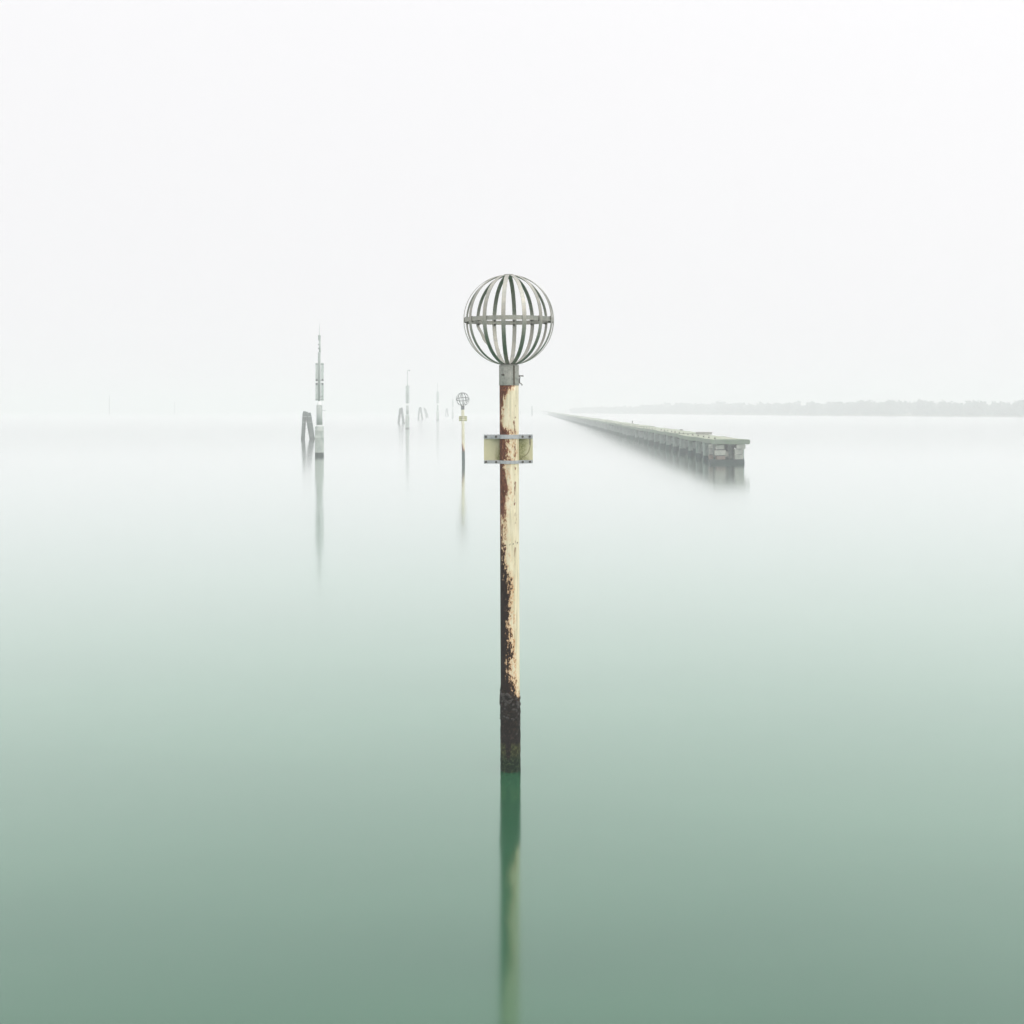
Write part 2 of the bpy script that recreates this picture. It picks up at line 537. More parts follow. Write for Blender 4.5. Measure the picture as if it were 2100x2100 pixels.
bm = bmesh.new()
prev = None
for k in range(61):
    p = shore(k / 60)
    q = shore(min(k / 60 + 0.01, 1)) - shore(max(k / 60 - 0.01, 0))
    nrm = Vector((-q.y, q.x, 0)).normalized()
    if nrm.y < 0: nrm = -nrm
    w = 0.35 if k == 0 else 1.0
    row = [bm.verts.new(p + nrm * a * w + Vector((0, 0, z + random.uniform(-0.1, 0.1)))) for a, z in ((0, -0.4), (2.5, 0.5), (8, 1.0), (45, 1.3))]
    if prev:
        for i in range(3): bm.faces.new((prev[i], prev[i + 1], row[i + 1], row[i]))
    prev = row
tag(build('far_shore', bm, M['bank']), kind='structure')

bm = bmesh.new()


def leaf(c, s):
    d = Vector((random.gauss(0, 1), random.gauss(0, 1), random.gauss(0, 1))).normalized()
    a = d.orthogonal().normalized() * s
    b = d.cross(a).normalized() * s * random.uniform(0.5, 1)
    bm.faces.new([bm.verts.new(c + v) for v in (a, b, -a, -b)])


for k in range(760):
    t = random.random()
    low = k >= 520                              # undergrowth along the bank
    p = shore(t)
    q = shore(min(t + 0.01, 1)) - shore(max(t - 0.01, 0))
    nrm = Vector((-q.y, q.x, 0)).normalized()
    if nrm.y < 0: nrm = -nrm
    p = p + nrm * (random.uniform(2, 9) if low else random.uniform(3, 40)) * min(1, t * 6 + 0.2)
    hgt = (6.6 + 2.0 * mnoise.noise(Vector((t * 21, 3, 0))) + random.uniform(-1.2, 0.9)) * min(1.0, 0.45 + t * 2.2)
    if random.random() < 0.05: hgt += 1.6
    if low: hgt = random.uniform(2.6, 4.0) * min(1.0, 0.6 + t)
    wid = random.uniform(2.6, 4.6)
    tube(bm, [p + Vector((0, 0, 0.6)), p + Vector((0.1, 0, hgt * 0.5)), p + Vector((0.3, 0.1, hgt * 0.85))], [0.25, 0.18, 0.06], 5)
    for c in range(9):
        cc = p + Vector((random.gauss(0, wid * 0.42), random.gauss(0, wid * 0.42), hgt * random.uniform(0.25, 0.86)))
        rr = random.uniform(0.9, 1.8)
        for i in range(30):
            d = Vector((random.gauss(0, 1), random.gauss(0, 1), random.gauss(0, 0.8))).normalized() * rr * random.uniform(0.4, 1.05)
            if (cc + d).z > 0.7: leaf(cc + d, random.uniform(0.3, 0.75))
tag(build('far_trees', bm, M['leaf']), 'low line of misty trees along the far shore at the right', 'trees', kind='stuff')

# ------------------------------------------------------------------ parts shared by the two ball markers


def strip_mesh(profile, width, thick, tangent_of=None):
    """a flat metal strip along (radius, z) points in the local XZ plane, its width along Y"""
    bm = bmesh.new()
    pts = [Vector((r, 0, z)) for r, z in profile]
    prev = None
    rows = []
    for i, p in enumerate(pts):
        d = (pts[min(i + 1, len(pts) - 1)] - pts[max(i - 1, 0)]).normalized()
        nn = Vector((d.z, 0, -d.x)).normalized()
        hw = width / 2
        rows.append([bm.verts.new(p + nn * a + Vector((0, b, 0))) for a, b in
                     ((thick / 2, -hw), (thick / 2, hw), (-thick / 2, hw), (-thick / 2, -hw))])
    for a, b in zip(rows, rows[1:]):
        for k in range(4): bm.faces.new((a[k], b[k], b[(k + 1) % 4], a[(k + 1) % 4]))
    bm.faces.new(rows[0])
    bm.faces.new(list(reversed(rows[-1])))
    return bm


def ring_strip(bm, r, z0, z1, thick, n=72, a0=0.0, a1=2 * math.pi):
    closed = abs(a1 - a0 - 2 * math.pi) < 1e-6
    rows = []
    for i in range(n if closed else n + 1):
        a = a0 + (a1 - a0) * i / n
        c, s = math.cos(a), math.sin(a)
        rows.append([bm.verts.new((rr * c, rr * s, zz)) for rr, zz in ((r, z0), (r, z1), (r + thick, z1), (r + thick, z0))])
    m = len(rows)
    for i in range(m if closed else m - 1):
        A, B = rows[i], rows[(i + 1) % m]
        for k in range(4): bm.faces.new((A[k], A[(k + 1) % 4], B[(k + 1) % 4], B[k]))
    if not closed:
        bm.faces.new(list(reversed(rows[0])))
        bm.faces.new(rows[-1])


def bolt_mesh(name, r, h, m):
    bm = bmesh.new()
    lathe(bm, [(r * 1.5, 0), (r * 1.5, h * 0.25), (r, h * 0.26), (r, h * 0.8), (r * 0.7, h)], 8)
    me = bpy.data.meshes.new(name)
    bm.normal_update()
    bm.to_mesh(me)
    bm.free()
    me.materials.append(m)
    return me


def cage(root, cz, rad, n_rib, width, thick, off, strip, collar_r, collar_top, bolts=True, bent=None, tilt=(0, 0, 0)):
    """ball of meridian strips bolted to an equator band; ball centre at height cz"""
    def prof(sq=None):
        pts = []
        a_lo = math.acos(min(0.98, collar_r * 0.8 / rad))
        for k in range(41):
            f = k / 40
            lat = -a_lo + (a_lo + R(86)) * f
            rr, zz = rad * math.cos(lat), rad * math.sin(lat)
            if sq and lat < -0.08:
                s = math.sin(math.pi * min(1, (-lat - 0.08) / (a_lo - 0.08)))
                rr -= rad * 0.17 * s + 0.012 * math.sin(lat * 17) * s
                zz += 0.02 * s
            pts.append((rr, zz))
        return pts
    par = root
    me = strip_mesh(prof(), width, thick)
    ribs = build('rib', me, strip, par, (0, 0, cz), (tilt[0], tilt[1], R(off)))
    mesh = ribs.data
    rest = Matrix.Rotation(tilt[0], 4, 'X') @ Matrix.Rotation(tilt[1], 4, 'Y')
    ribs.rotation_euler = (rest @ Matrix.Rotation(R(off), 4, 'Z')).to_euler()
    for k in range(1, n_rib):
        a = R(off) + 2 * math.pi * k / n_rib + R(random.uniform(-1.0, 1.0))
        if bent is not None and k == bent:
            r = build('rib', strip_mesh(prof(True), width, thick), strip, par, (0, 0, cz))
            r['label'] = 'rib buckled inwards below the equator band'
        else:
            r = place('rib', mesh, par, (0, 0, cz))
        r.rotation_euler = (rest @ Matrix.Rotation(a, 4, 'Z')).to_euler()
    bm = bmesh.new()
    ring_strip(bm, rad - thick * 1.3 - 0.004, -width * 0.52, width * 0.52, 0.005)
    band = build('equator_band', bm, strip, par, (0, 0, cz))
    band.rotation_euler = rest.to_euler()
    bm = bmesh.new()
    lathe(bm, [(0.035, rad - 0.004), (0.05, rad), (0.05, rad + 0.006), (0.03, rad + 0.008)], 20)
    cap = build('cap_plate', bm, strip, par, (0, 0, cz))
    cap.rotation_euler = rest.to_euler()
    if bolts:
        bme = bolt_mesh('bolt', 0.0075, 0.03, M['bolt'])
        for k in range(n_rib):
            a = R(off) + 2 * math.pi * k / n_rib
            rr = rad - thick * 1.3 - 0.0045
            for dz in (-0.021, 0.021):
                o = place('bolt', bme, band, (rr * math.cos(a), rr * math.sin(a), dz))
                o.rotation_euler = (0, R(-90), 0)
                o.rotation_euler = (Matrix.Rotation(a, 4, 'Z') @ Matrix.Rotation(R(-90), 4, 'Y')).to_euler()


# ------------------------------------------------------------------ the near ball marker
base = on_water(1047, 1580)
mk = empty('channel_marker', base, (0, R(-0.22), 0))
tag(mk, 'tall rusty cream pole topped by a steel strip ball, standing nearest in the water', 'channel marker')

bm = bmesh.new()
lathe(bm, [(0.098, -0.6 + 4.56 * k / 60) for k in range(61)], 48)
build('pole', bm, M['pole'], mk, smooth=True)

# crust of barnacles and weed round the foot
bm = bmesh.new()
n = 64
prof = []
for k in range(70):
    z = -0.5 + 1.37 * k / 69
    prof.append((0.1, z))
rings = lathe(bm, prof, n)
for k, ring in enumerate(rings):
    z = prof[k][1]
    for i, v in enumerate(ring):
        a = 2 * math.pi * i / n
        c, s = math.cos(a), math.sin(a)
        top = 0.80 + 0.05 * mnoise.noise(Vector((c * 2.2, s * 2.2, 4))) - 0.10 * c
        f = max(0.0, min(1.0, (top - z) / 0.06))
        w = mnoise.fractal(Vector((c * 3.0, s * 3.0, z * 22)), 1.0, 2.0, 4)
        w2 = mnoise.noise(Vector((c * 1.2, s * 1.2, z * 5 + 9)))
        r = 0.0965 + f * (0.0065 + 0.004 * w + 0.003 * w2)
        v.co.x, v.co.y = r * c, r * s
build('tide_crust', bm, M['crust'], mk, smooth=True)
bm = bmesh.new()
for k in range(150):                                   # overlapping oyster shells in the splash zone
    a = random.uniform(0, 2 * math.pi)
    z = 0.83 - abs(random.gauss(0, 0.16)) - 0.08 * (1 + math.cos(a)) * 0.5
    s = random.uniform(0.010, 0.026)
    mtx = Matrix.Translation((0.1 * math.cos(a), 0.1 * math.sin(a), z)) @ Matrix.Rotation(a, 4, 'Z') @ \
        Matrix.Rotation(random.uniform(-0.5, 0.5), 4, 'Y') @ Matrix.Rotation(random.uniform(0, 6), 4, 'X') @ Matrix.Diagonal((s * 0.32, s * 0.75, s, 1))
    bmesh.ops.create_icosphere(bm, subdivisions=1, radius=1.0, matrix=mtx)
for k in range(3):                                     # a flake of old plating lifting off at the left
    mtx = Matrix.Translation((-0.104, -0.02 + 0.012 * k, 0.755)) @ Matrix.Rotation(0.06, 4, 'Y') @ Matrix.Diagonal((0.005, 0.02, 0.085 - 0.01 * k, 1))
    bmesh.ops.create_icosphere(bm, subdivisions=2, radius=1.0, matrix=mtx)
tag(build('shell_cluster', bm, M['shell'], mk, smooth=True), kind='stuff')

# sleeve under the ball
bm = bmesh.new()
lathe(bm, [(0.100, 3.948), (0.1025, 3.951), (0.1025, 4.152), (0.1005, 4.155), (0.075, 4.160)], 48)
sl = build('sleeve', bm, M['galv'], mk, smooth=False)
for f in sl.data.polygons: f.use_smooth = abs(f.normal.z) < 0.3
bm = bmesh.new()
a = math.asin((960 - 882) / 158.0)
dx, dy = math.sin(a), -math.cos(a)
box(bm, -0.0095, 0.0095, -0.002, 0.004, 3.953, 4.150)
sm = build('seam', bm, M['seam'], sl, (0.1010 * dx, 0.1010 * dy, 0), (0, 0, a))
bme = bolt_mesh('bolt', 0.008, 0.03, M['bolt'])
a2 = math.asin((795 - 882) / 158.0)
o = place('bolt', bme, sl, (0.102 * math.sin(a2), -0.102 * math.cos(a2), 4.055))
o.rotation_euler = (R(90), 0, a2)
bm = bmesh.new()                                        # wire stub on that bolt
tube(bm, [(0, 0, 0), (0.02, -0.004, -0.012), (0.035, -0.002, -0.010), (0.036, 0, -0.028)], 0.0022, 6)
build('wire', bm, M['bolt'], sl, (0.102 * math.sin(a2), -0.106 * math.cos(a2), 4.055))
bm = bmesh.new()                                        # bolt and shackle at the right
lathe(bm, [(0.011, 0), (0.011, 0.006), (0.0055, 0.0065), (0.0055, 0.040), (0.010, 0.0405), (0.010, 0.046)], 8)
build('bolt', bm, M['bolt'], sl, (0.101, -0.01, 4.045), (0, R(90), 0))
bm = bmesh.new()
tube(bm, [(0.104, -0.012, 4.048), (0.112, -0.012, 4.030), (0.107, -0.012, 4.005), (0.104, -0.012, 3.985), (0.112, -0.012, 3.968), (0.124, -0.012, 3.966), (0.134, -0.012, 3.955), (0.131, -0.012, 3.944)], [0.004, 0.0045, 0.006, 0.008, 0.005, 0.0045, 0.005, 0.004], 6)
build('shackle', bm, M['bolt'], sl)

cage(mk, 4.6175, 0.4625, 14, 0.042, 0.0045, -90 - 6.6, M['strip'], 0.1025, 4.155, bolts=True, bent=9)

# sign sheet behind the pole, clamped by two straps
bm = bmesh.new()
box(bm, -0.250, 0.252, -0.003, 0.003, -0.148, 0.148, 0.001)
sg = build('sign_sheet', bm, M['sign'], mk, (-0.011, 0.030, 3.295))
for zc, hh in ((3.423, 0.021), (3.164, 0.0165)):
    bm = bmesh.new()
    ring_strip(bm, 0.0985, zc - hh, zc + hh, 0.005, 40, R(180 + 14), R(360 - 14))
    st = build('strap', bm, M['strap'], mk, smooth=False)
    for s in (-1, 1):
        bm = bmesh.new()
        x0, x1 = (0.092, 0.165) if s > 0 else (-0.175, -0.092)
        box(bm, x0, x1, -0.003, 0.003, zc - hh, zc + hh, 0.0008)
        build('strap_ear', bm, M['strap'], st, (0, -0.020, 0))
        bm = bmesh.new()
        x0, x1 = (0.100, 0.2405) if s > 0 else (-0.262, -0.100)
        box(bm, x0, x1, -0.004, 0.004, zc - hh * 1.02, zc + hh * 1.02, 0.0008)
        build('cross_bar', bm, M['strap'], st, (0, 0.0225, 0))
        bm = bmesh.new()
        box(bm, 0.106, 0.152, -0.019, 0.019, zc - hh * 0.8, zc + hh * 0.8)
        build('spacer', bm, M['strap'], st, (0 if s > 0 else -0.262, 0, 0))
        for bx in ((0.137, 0.212) if s > 0 else (-0.135, -0.240)):
            yb = -0.0231 if abs(bx) < 0.18 else 0.0184
            o = place('bolt', bme, st, (bx, yb, zc), (R(90), 0, 0), (1.05, 1.05, 0.6))
bm = bmesh.new()
box(bm, 0.207, 0.215, -0.001, 0.002, 3.337, 3.401)
build('bracket_tongue', bm, M['bolt'], sg, (0.011, -0.0345, -3.295))

# ------------------------------------------------------------------ the far ball marker
base2 = on_water(950.5, 951.5)
m2 = empty('channel_marker', base2, (R(1.0), R(-0.7), 0))
tag(m2, 'small distant cream pole with a wire ball on top, just left of the rusty pole', 'channel marker')
bm = bmesh.new()
lathe(bm, [(0.100, -0.6 + 4.5 * k / 30) for k in range(31)], 28)
build('pole', bm, M['pole_far'], m2, smooth=True)
bm = bmesh.new()
rings = lathe(bm, [(0.105, -0.5 + 1.34 * k / 20) for k in range(21)], 28)
for ring in rings:
    for v in ring:
        f = 1 + 0.05 * mnoise.noise(v.co * 9)
        v.co.x *= f; v.co.y *= f
build('tide_crust', bm, M['weed'], m2, smooth=True)
bm = bmesh.new()
lathe(bm, [(0.104, 3.62), (0.112, 3.63), (0.112, 3.88), (0.09, 3.90)], 28)
build('sleeve', bm, M['strip_far'], m2)
cage(m2, 4.31, 0.445, 12, 0.034, 0.008, 8, M['strip_far'], 0.16, 3.9, bolts=False, tilt=(R(14), R(-3), 0))
bm = bmesh.new()
box(bm, -0.27, 0.27, -0.004, 0.004, -0.17, 0.17, 0.002)
sg2 = build('sign_sheet', bm, M['sign_far'], m2, (0, 0.07, 3.02))
for zc in (3.14, 3.04, 2.90):
    bm = bmesh.new()
    ring_strip(bm, 0.101, zc - 0.022, zc + 0.022, 0.008, 24, R(194), R(346))
    st = build('strap', bm, M['strap_far'], m2)
    for s in (-1, 1):
        bm = bmesh.new()
        box(bm, min(s * 0.096, s * 0.26), max(s * 0.096, s * 0.26), -0.004, 0.004, zc - 0.022, zc + 0.022)
        build('cross_bar', bm, M['strap_far'], st, (0, 0.0605, 0))

# ------------------------------------------------------------------ lit columns along the channel


def column(px, py, sc, label, top):
    p = on_water(px, py)
    c = empty('channel_beacon', p)
    c.scale = (sc, sc, sc)
    tag(c, label, 'beacon', 'beacons marking the channel')
    bm = bmesh.new()
    rr = lathe(bm, [(0.345, -0.8), (0.345, 0.0), (0.345, 0.25), (0.342, 0.9), (0.340, 1.38), (0.348, 1.40), (0.348, 1.46), (0.336, 1.48),
                    (0.336, 1.93), (0.345, 1.95), (0.345, 2.0), (0.330, 2.02), (0.330, 2.28), (0.31, 2.31)], 28)
    build('base', bm, M['column_base'], c, smooth=True)
    bm = bmesh.new()
    lathe(bm, [(0.25, 2.311), (0.25, 2.39), (0.236, 2.392), (0.236, 2.41)], 24)
    build('ring', bm, M['column_white'], c, smooth=False)
    bm = bmesh.new()
    lathe(bm, [(0.233, 2.411), (0.231, 3.0), (0.229, 3.91)], 24)
    build('lower_tube', bm, M['column_grey'], c, smooth=True)
    bm = bmesh.new()
    lathe(bm, [(0.229, 3.912), (0.20, 4.0), (0.115, 4.24), (0.105, 4.26)], 24)
    build('cone', bm, M['column_white'], c, smooth=True)
    if top == 'mast':
        bm = bmesh.new()
        lathe(bm, [(0.100, 4.262), (0.100, 8.02), (0.094, 8.04)], 20, -0.01)
        mast = build('mast', bm, M['mast'], c, smooth=True)
        bm = bmesh.new()
        lathe(bm, [(0.066, 8.03), (0.064, 8.97)], 16, 0.03)
        build('neck', bm, M['mast'], mast, smooth=True)
        bm = bmesh.new()
        lathe(bm, [(0.085, 8.94), (0.100, 8.98), (0.100, 9.30), (0.108, 9.31), (0.108, 9.34)], 20, 0.0)
        build('head', bm, M['mast'], mast, smooth=False)
        for z in (8.33, 8.63):
            bm = bmesh.new()
            lathe(bm, [(0.02, z - 0.045), (0.042, z - 0.03), (0.042, z + 0.03), (0.02, z + 0.045)], 10, -0.06)
            build('lamp', bm, M['clip'], mast)
        bm = bmesh.new()
        tube(bm, [(0.0, 0, 9.34), (0.0, 0, 9.8), (0.03, 0, 10.25)], [0.022, 0.014, 0.008], 6)
        build('antenna', bm, M['mast'], mast)
    else:
        bm = bmesh.new()
        lathe(bm, [(0.100, 4.262), (0.100, 7.35), (0.06, 7.45)], 20)
        mast = build('mast', bm, M['mast'], c, smooth=True)
        bm = bmesh.new()
        tube(bm, [(0, 0, 7.4), (0, 0, 8.6), (0.02, 0, 9.6)], [0.055, 0.045, 0.04], 8)
        build('rod', bm, M['mast'], mast)
        if top == 'hook':
            bm = bmesh.new()
            tube(bm, [(0.02, 0, 9.55), (0.06, 0, 9.78), (0.2, 0, 9.86), (0.42, 0, 9.78)], [0.045, 0.05, 0.06, 0.05], 8)
            lathe(bm, [(0.04, 9.66), (0.12, 9.70), (0.13, 9.78), (0.05, 9.86)], 10, 0.36)
            build('lantern_arm', bm, M['mast'], mast)
    for z0, z1 in ((4.29, 5.69), (5.78, 7.21)):
        for s in (-1, 1):
            xc = -0.205 if s < 0 else 0.235
            bm = bmesh.new()
            box(bm, xc - 0.097, xc + 0.097, -0.03, 0.03, z0, z1, 0.008)
            pn = build('panel', bm, M['panel'], c)
            for zz in ((z0 + 0.10, z1 - 0.10)):
                bm = bmesh.new()
                box(bm, xc - 0.1, xc + 0.1, -0.036, -0.0305, zz - 0.03, zz + 0.03)
                build('rail', bm, M['rail'], pn)
            zz = z1 - 0.12 if z0 < 5 else z0 + 0.12
            bm = bmesh.new()
            box(bm, xc - 0.035, xc + 0.055, -0.055, -0.0365, zz - 0.08, zz + 0.08)
            build('clip', bm, M['clip'], pn)
            for zz in ((z0 + 0.10, z1 - 0.10)):
                bm = bmesh.new()
                x0, x1 = sorted((xc, 0.09 * s))
                box(bm, x0, x1, 0.0305, 0.05, zz - 0.02, zz + 0.02)
                build('bracket', bm, M['mast'], pn)
    if top == 'mast':
        bm = bmesh.new()
        tube(bm, [(0.2, 0, 3.53), (0.4, 0, 3.53), (0.5, -0.02, 3.54)], [0.018, 0.015, 0.015], 6)
        build('arm', bm, M['mast'], c)
        bm = bmesh.new()
        tube(bm, [(0.08, -0.08, 4.56), (0.2, -0.09, 4.60), (0.30, -0.09, 4.68)], 0.018, 6)
        build('hook', bm, M['clip'], c)
    return c


column(655, 935.6, 1.0, 'pale grey column with four narrow panels and an antenna, nearest on the left', 'mast')
column(835.5, 879.5, 1.07, 'misty column with a thin rod and a hooked lantern, between two leaning timber dolphins', 'hook')
column(897.6, 862.4, 1.2, 'faint thin-topped column in the fog, midway between the hooked lantern and the wire ball', 'rod')
column(928.5, 857.5, 0.95, 'barely visible column in thick fog, close to the left of the far wire ball', 'rod')

# ------------------------------------------------------------------ timber dolphins


def dolphin(px, py, sc, label, legs, band=True, fat=1.0, h=3.3):
    """legs: (foot x, foot y, top x, top y, top z)"""
    p = on_water(px, py)
    d = empty('mooring_dolphin', p)
    d.scale = (sc, sc, sc)
    tag(d, label, 'mooring dolphin', 'timber dolphins along the channel')
    for fx, fy, tx, ty, tz in legs:
        bm = bmesh.new()
        f, t = Vector((fx, fy, 0)), Vector((tx, ty, tz))
        f0 = f + (f - t) * 0.3
        pts = [f0.lerp(t, k / 12) for k in range(13)]
        mid = Vector((0.03 * random.uniform(-1, 1), 0, 0))
        pts = [q + mid * math.sin(math.pi * k / 12) for k, q in enumerate(pts)]
        tube(bm, pts, [fat * (0.215 + random.uniform(-0.008, 0.008) - 0.012 * k / 12) for k in range(12)] + [0.16 * fat], 14)
        for v in bm.verts: v.co += Vector((mnoise.noise(v.co * 3), mnoise.noise(v.co * 3 + Vector((5, 5, 5))), 0)) * 0.02
        build('pile', bm, M['timber'], d, smooth=True)
    if band:
        for zc in (h * 0.62, h * 0.82):
            bm = bmesh.new()
            cs = []
            for fx, fy, tx, ty, tz in legs:
                k = zc / tz
                cs.append(Vector((fx + (tx - fx) * k, fy + (ty - fy) * k, 0)))
            cen = sum(cs, Vector()) / len(cs)
            ring = []
            for i in range(40):
                a = 2 * math.pi * i / 40
                dr = Vector((math.cos(a), math.sin(a), 0))
                ring.append(cen + dr * (max((c - cen).dot(dr) for c in cs) + 0.232))
            vs_ = [[bm.verts.new(q + Vector((0, 0, zc + dz))) for q in ring] for dz in (-0.02, 0.02)]
            vi = [[bm.verts.new(cen + (q - cen) * 0.975 + Vector((0, 0, zc + dz))) for q in ring] for dz in (-0.02, 0.02)]
            for i in range(40):
                j = (i + 1) % 40
                bm.faces.new((vs_[0][i], vs_[0][j], vs_[1][j], vs_[1][i]))
                bm.faces.new((vi[0][i], vi[1][i], vi[1][j], vi[0][j]))
                bm.faces.new((vs_[1][i], vs_[1][j], vi[1][j], vi[1][i]))
                bm.faces.new((vs_[0][i], vi[0][i], vi[0][j], vs_[0][j]))
            build('band', bm, M['hoop'], d)
    return d


# third pile stands right behind the second so that the gap between the legs stays open
A3 = [(-0.54, 0, -0.32, 0, 3.34), (0.50, -0.05, -0.10, -0.05, 3.26), (0.57, 0.75, 0.17, 0.38, 3.16)]
dolphin(630.2, 900.8, 1.0, 'dark timber dolphin of leaning piles beside the nearest pale column', A3, True, 1.12)
B3 = [(-0.52, 0, -0.13, 0, 3.4), (0.54, 0.0, 0.15, 0.05, 3.5), (0.62, 0.7, 0.03, 0.36, 3.3)]
dolphin(822.3, 868.7, 1.1, 'narrow A-shaped timber dolphin just left of the hooked lantern column', B3, False, 1.2)
C3 = [(-0.60, 0, -0.24, 0, 3.7), (0.62, 0.0, 0.10, 0.05, 3.8), (0.58, 0.7, -0.02, 0.36, 3.6)]
dolphin(862, 860.7, 1.07, 'faint dolphin with two upright legs, right of the hooked lantern column', C3, False, 1.15)
D3 = [(0.05, 0, -0.85, 0, 3.8), (0.80, 0.0, -0.25, 0.05, 3.3), (0.2, 0.8, -0.5, 0.3, 3.5)]
dolphin(874, 856.0, 1.05, 'faint dolphin with piles slanting to the right, second from the lantern column', D3, False)
dolphin(916.2, 853.8, 1.05, 'ghostly dolphin almost lost in fog between the two faintest columns', B3, False, 1.2)

# ------------------------------------------------------------------ lone posts far out


def post(px, py, hgt, r, label):
    p = on_water(px, py)
    o = empty('channel_post', p)
    tag(o, label, 'post', 'lone posts far out')
    bm = bmesh.new()
    lean = random.uniform(-0.01, 0.01)
    tube(bm, [(0, 0, -0.8), (0.2 * lean * hgt, 0, hgt * 0.2), (0.6 * lean * hgt, 0.02, hgt * 0.6), (lean * hgt, 0, hgt)], [r * 1.06, r * 1.03, r, r * 0.88], 12)
    build('pile', bm, M['timber'], o, smooth=True)
    bm = bmesh.new()
    lathe(bm, [(r * 0.86, hgt), (r * 0.94, hgt + 0.05), (r * 0.5, hgt + 0.22), (r * 0.1, hgt + 0.3)], 12, lean * hgt)
    build('cap', bm, M['clip'], o)


post(224, 851, 10.5, 0.2, 'thin dark post standing alone far out at the left')
post(358, 849.5, 7.0, 0.2, 'very faint post far out, between the lone left post and the pale column')
post(1091, 851.5, 4.6, 0.42, 'faint thick post standing off the foggy far end of the pier')
post(1067, 850, 1.6, 0.20, 'tiny stub post in the fog just right of the rusty pole')

# ------------------------------------------------------------------ the pier
P0 = on_water(1465.8, 951.2)
pier = empty('pier', P0, (0, 0, -math.atan2(1076 - 1050, F)))
tag(pier, 'long derelict concrete pier on piles, fading away into the fog at right', 'pier')
DECK = 1.63
THK = 0.315
W = 2.35

slabs = []
for q in range(3):
    bm = bmesh.new()
    ln, nx, ny = 11.36, 6, 26
    pr = [(0.0, -THK), (0.0, -0.03), (0.03, 0.0), (W * 0.35, 0.012), (W * 0.7, 0.012), (W - 0.05, 0.0), (W, -0.05), (W, -THK + 0.06), (W - 0.07, -THK)]
    prev = None
    for j in range(ny + 1):
        y = ln * j / ny
        sag = -0.035 * math.sin(math.pi * y / ln)
        row = []
        for i, (x, z) in enumerate(pr):
            w = mnoise.noise(Vector((x * 2, y * 0.9, q * 10)))
            v = Vector((x, y, z + sag))
            if i in (0, 1, 2):
                chip = max(0.0, mnoise.noise(Vector((y * 1.7, q * 7 + 3, i * 0.3))) - 0.18)
                v.x += 0.20 * chip + 0.012 * w
                if i == 0: v.z += 0.28 * chip
            else:
                v.z += 0.008 * w
            row.append(bm.verts.new(v))
        if prev:
            m = len(row)
            for i in range(m): bm.faces.new((prev[i], row[i], row[(i + 1) % m], prev[(i + 1) % m]))
        else:
            bm.faces.new(row)
        prev = row
    bm.faces.new(list(reversed(prev)))
    bmesh.ops.recalc_face_normals(bm, faces=bm.faces)
    me = bpy.data.meshes.new('deck_slab')
    bm.to_mesh(me)
    bm.free()
    me.materials.append(M['deck'])
    slabs.append(me)
y = 0.0
k = 0
while y < 1000:
    if not 545 < y < 568:
        place('deck_slab', slabs[k % 3], pier, (random.uniform(-0.015, 0.015) if k else 0, y, DECK + (random.uniform(-0.05, 0.01) if k else 0)),
              (random.uniform(-0.003, 0.003), random.uniform(-0.008, 0.008), 0))
    y += 11.40
    k += 1

piles = []
for q in range(6):
    bm = bmesh.new()
    hw = 0.215
    levels = [-0.9, 0.0, 0.2, 0.4, 0.55, 0.7, 0.85, 1.0, 1.15, DECK - THK + 0.02]
    rings = []
    for z in levels:
        ring = []
        for i in range(16):
            a = 2 * math.pi * (i + 0.5) / 16
            c, s = math.cos(a), math.sin(a)
            m = (abs(c) ** 6 + abs(s) ** 6) ** (-1 / 6)
            e = mnoise.noise(Vector((c * 1.3 + q * 9, s * 1.3, z * 3.1)))
            r = hw * m * (1 + (0.10 * e if 0.3 < z < 1.2 else 0.03 * e))
            if q in (1, 4) and 0.4 < z < 1.0: r *= 1 - 0.28 * max(0, mnoise.noise(Vector((c + q, s, z * 2))) + 0.25)
            if z < 0.3: r *= 1.07
            if z > 1.16: r *= 1.12
            ring.append(bm.verts.new((r * c, r * s, z)))
        rings.append(ring)
    for a_, b_ in zip(rings, rings[1:]):
        for i in range(16): bm.faces.new((a_[i], a_[(i + 1) % 16], b_[(i + 1) % 16], b_[i]))
    bm.faces.new(rings[-1])
    me = bpy.data.meshes.new('pile')
    bm.normal_update()
    bm.to_mesh(me)
    bm.free()
    me.materials.append(M['pile'])
    piles.append(me)
bm = bmesh.new()
box(bm, 0.20, W - 0.45, -0.2, 0.2, DECK - THK - 0.26, DECK - THK - 0.045, 0.02)
beam = bpy.data.meshes.new('cross_beam')
bm.to_mesh(beam)
bm.free()
beam.materials.append(M['underdeck'])
y = 1.15
k = 0
while y < 690:
    if not 547 < y < 570:
        for x in (0.30, 1.93):
            place('pile', random.choice(piles), pier, (x + random.uniform(-0.05, 0.05), y, 0),
                  (random.uniform(-0.03, 0.03), random.uniform(-0.025, 0.025), random.choice((0, 1, 2, 3)) * math.pi / 2 + random.uniform(-0.08, 0.08)),
                  (random.uniform(0.85, 1.2), random.uniform(0.85, 1.2), 1))
        if y < 260:
            place('pile', random.choice(piles), pier, (1.12 + random.uniform(-0.1, 0.1), y + random.uniform(-0.2, 0.2), 0), (0, 0, random.uniform(-0.1, 0.1)))
        if y < 330: place('cross_beam', beam, pier, (0, y, 0))
    y += 5.0 + min(k, 10) * 0.14
    k += 1

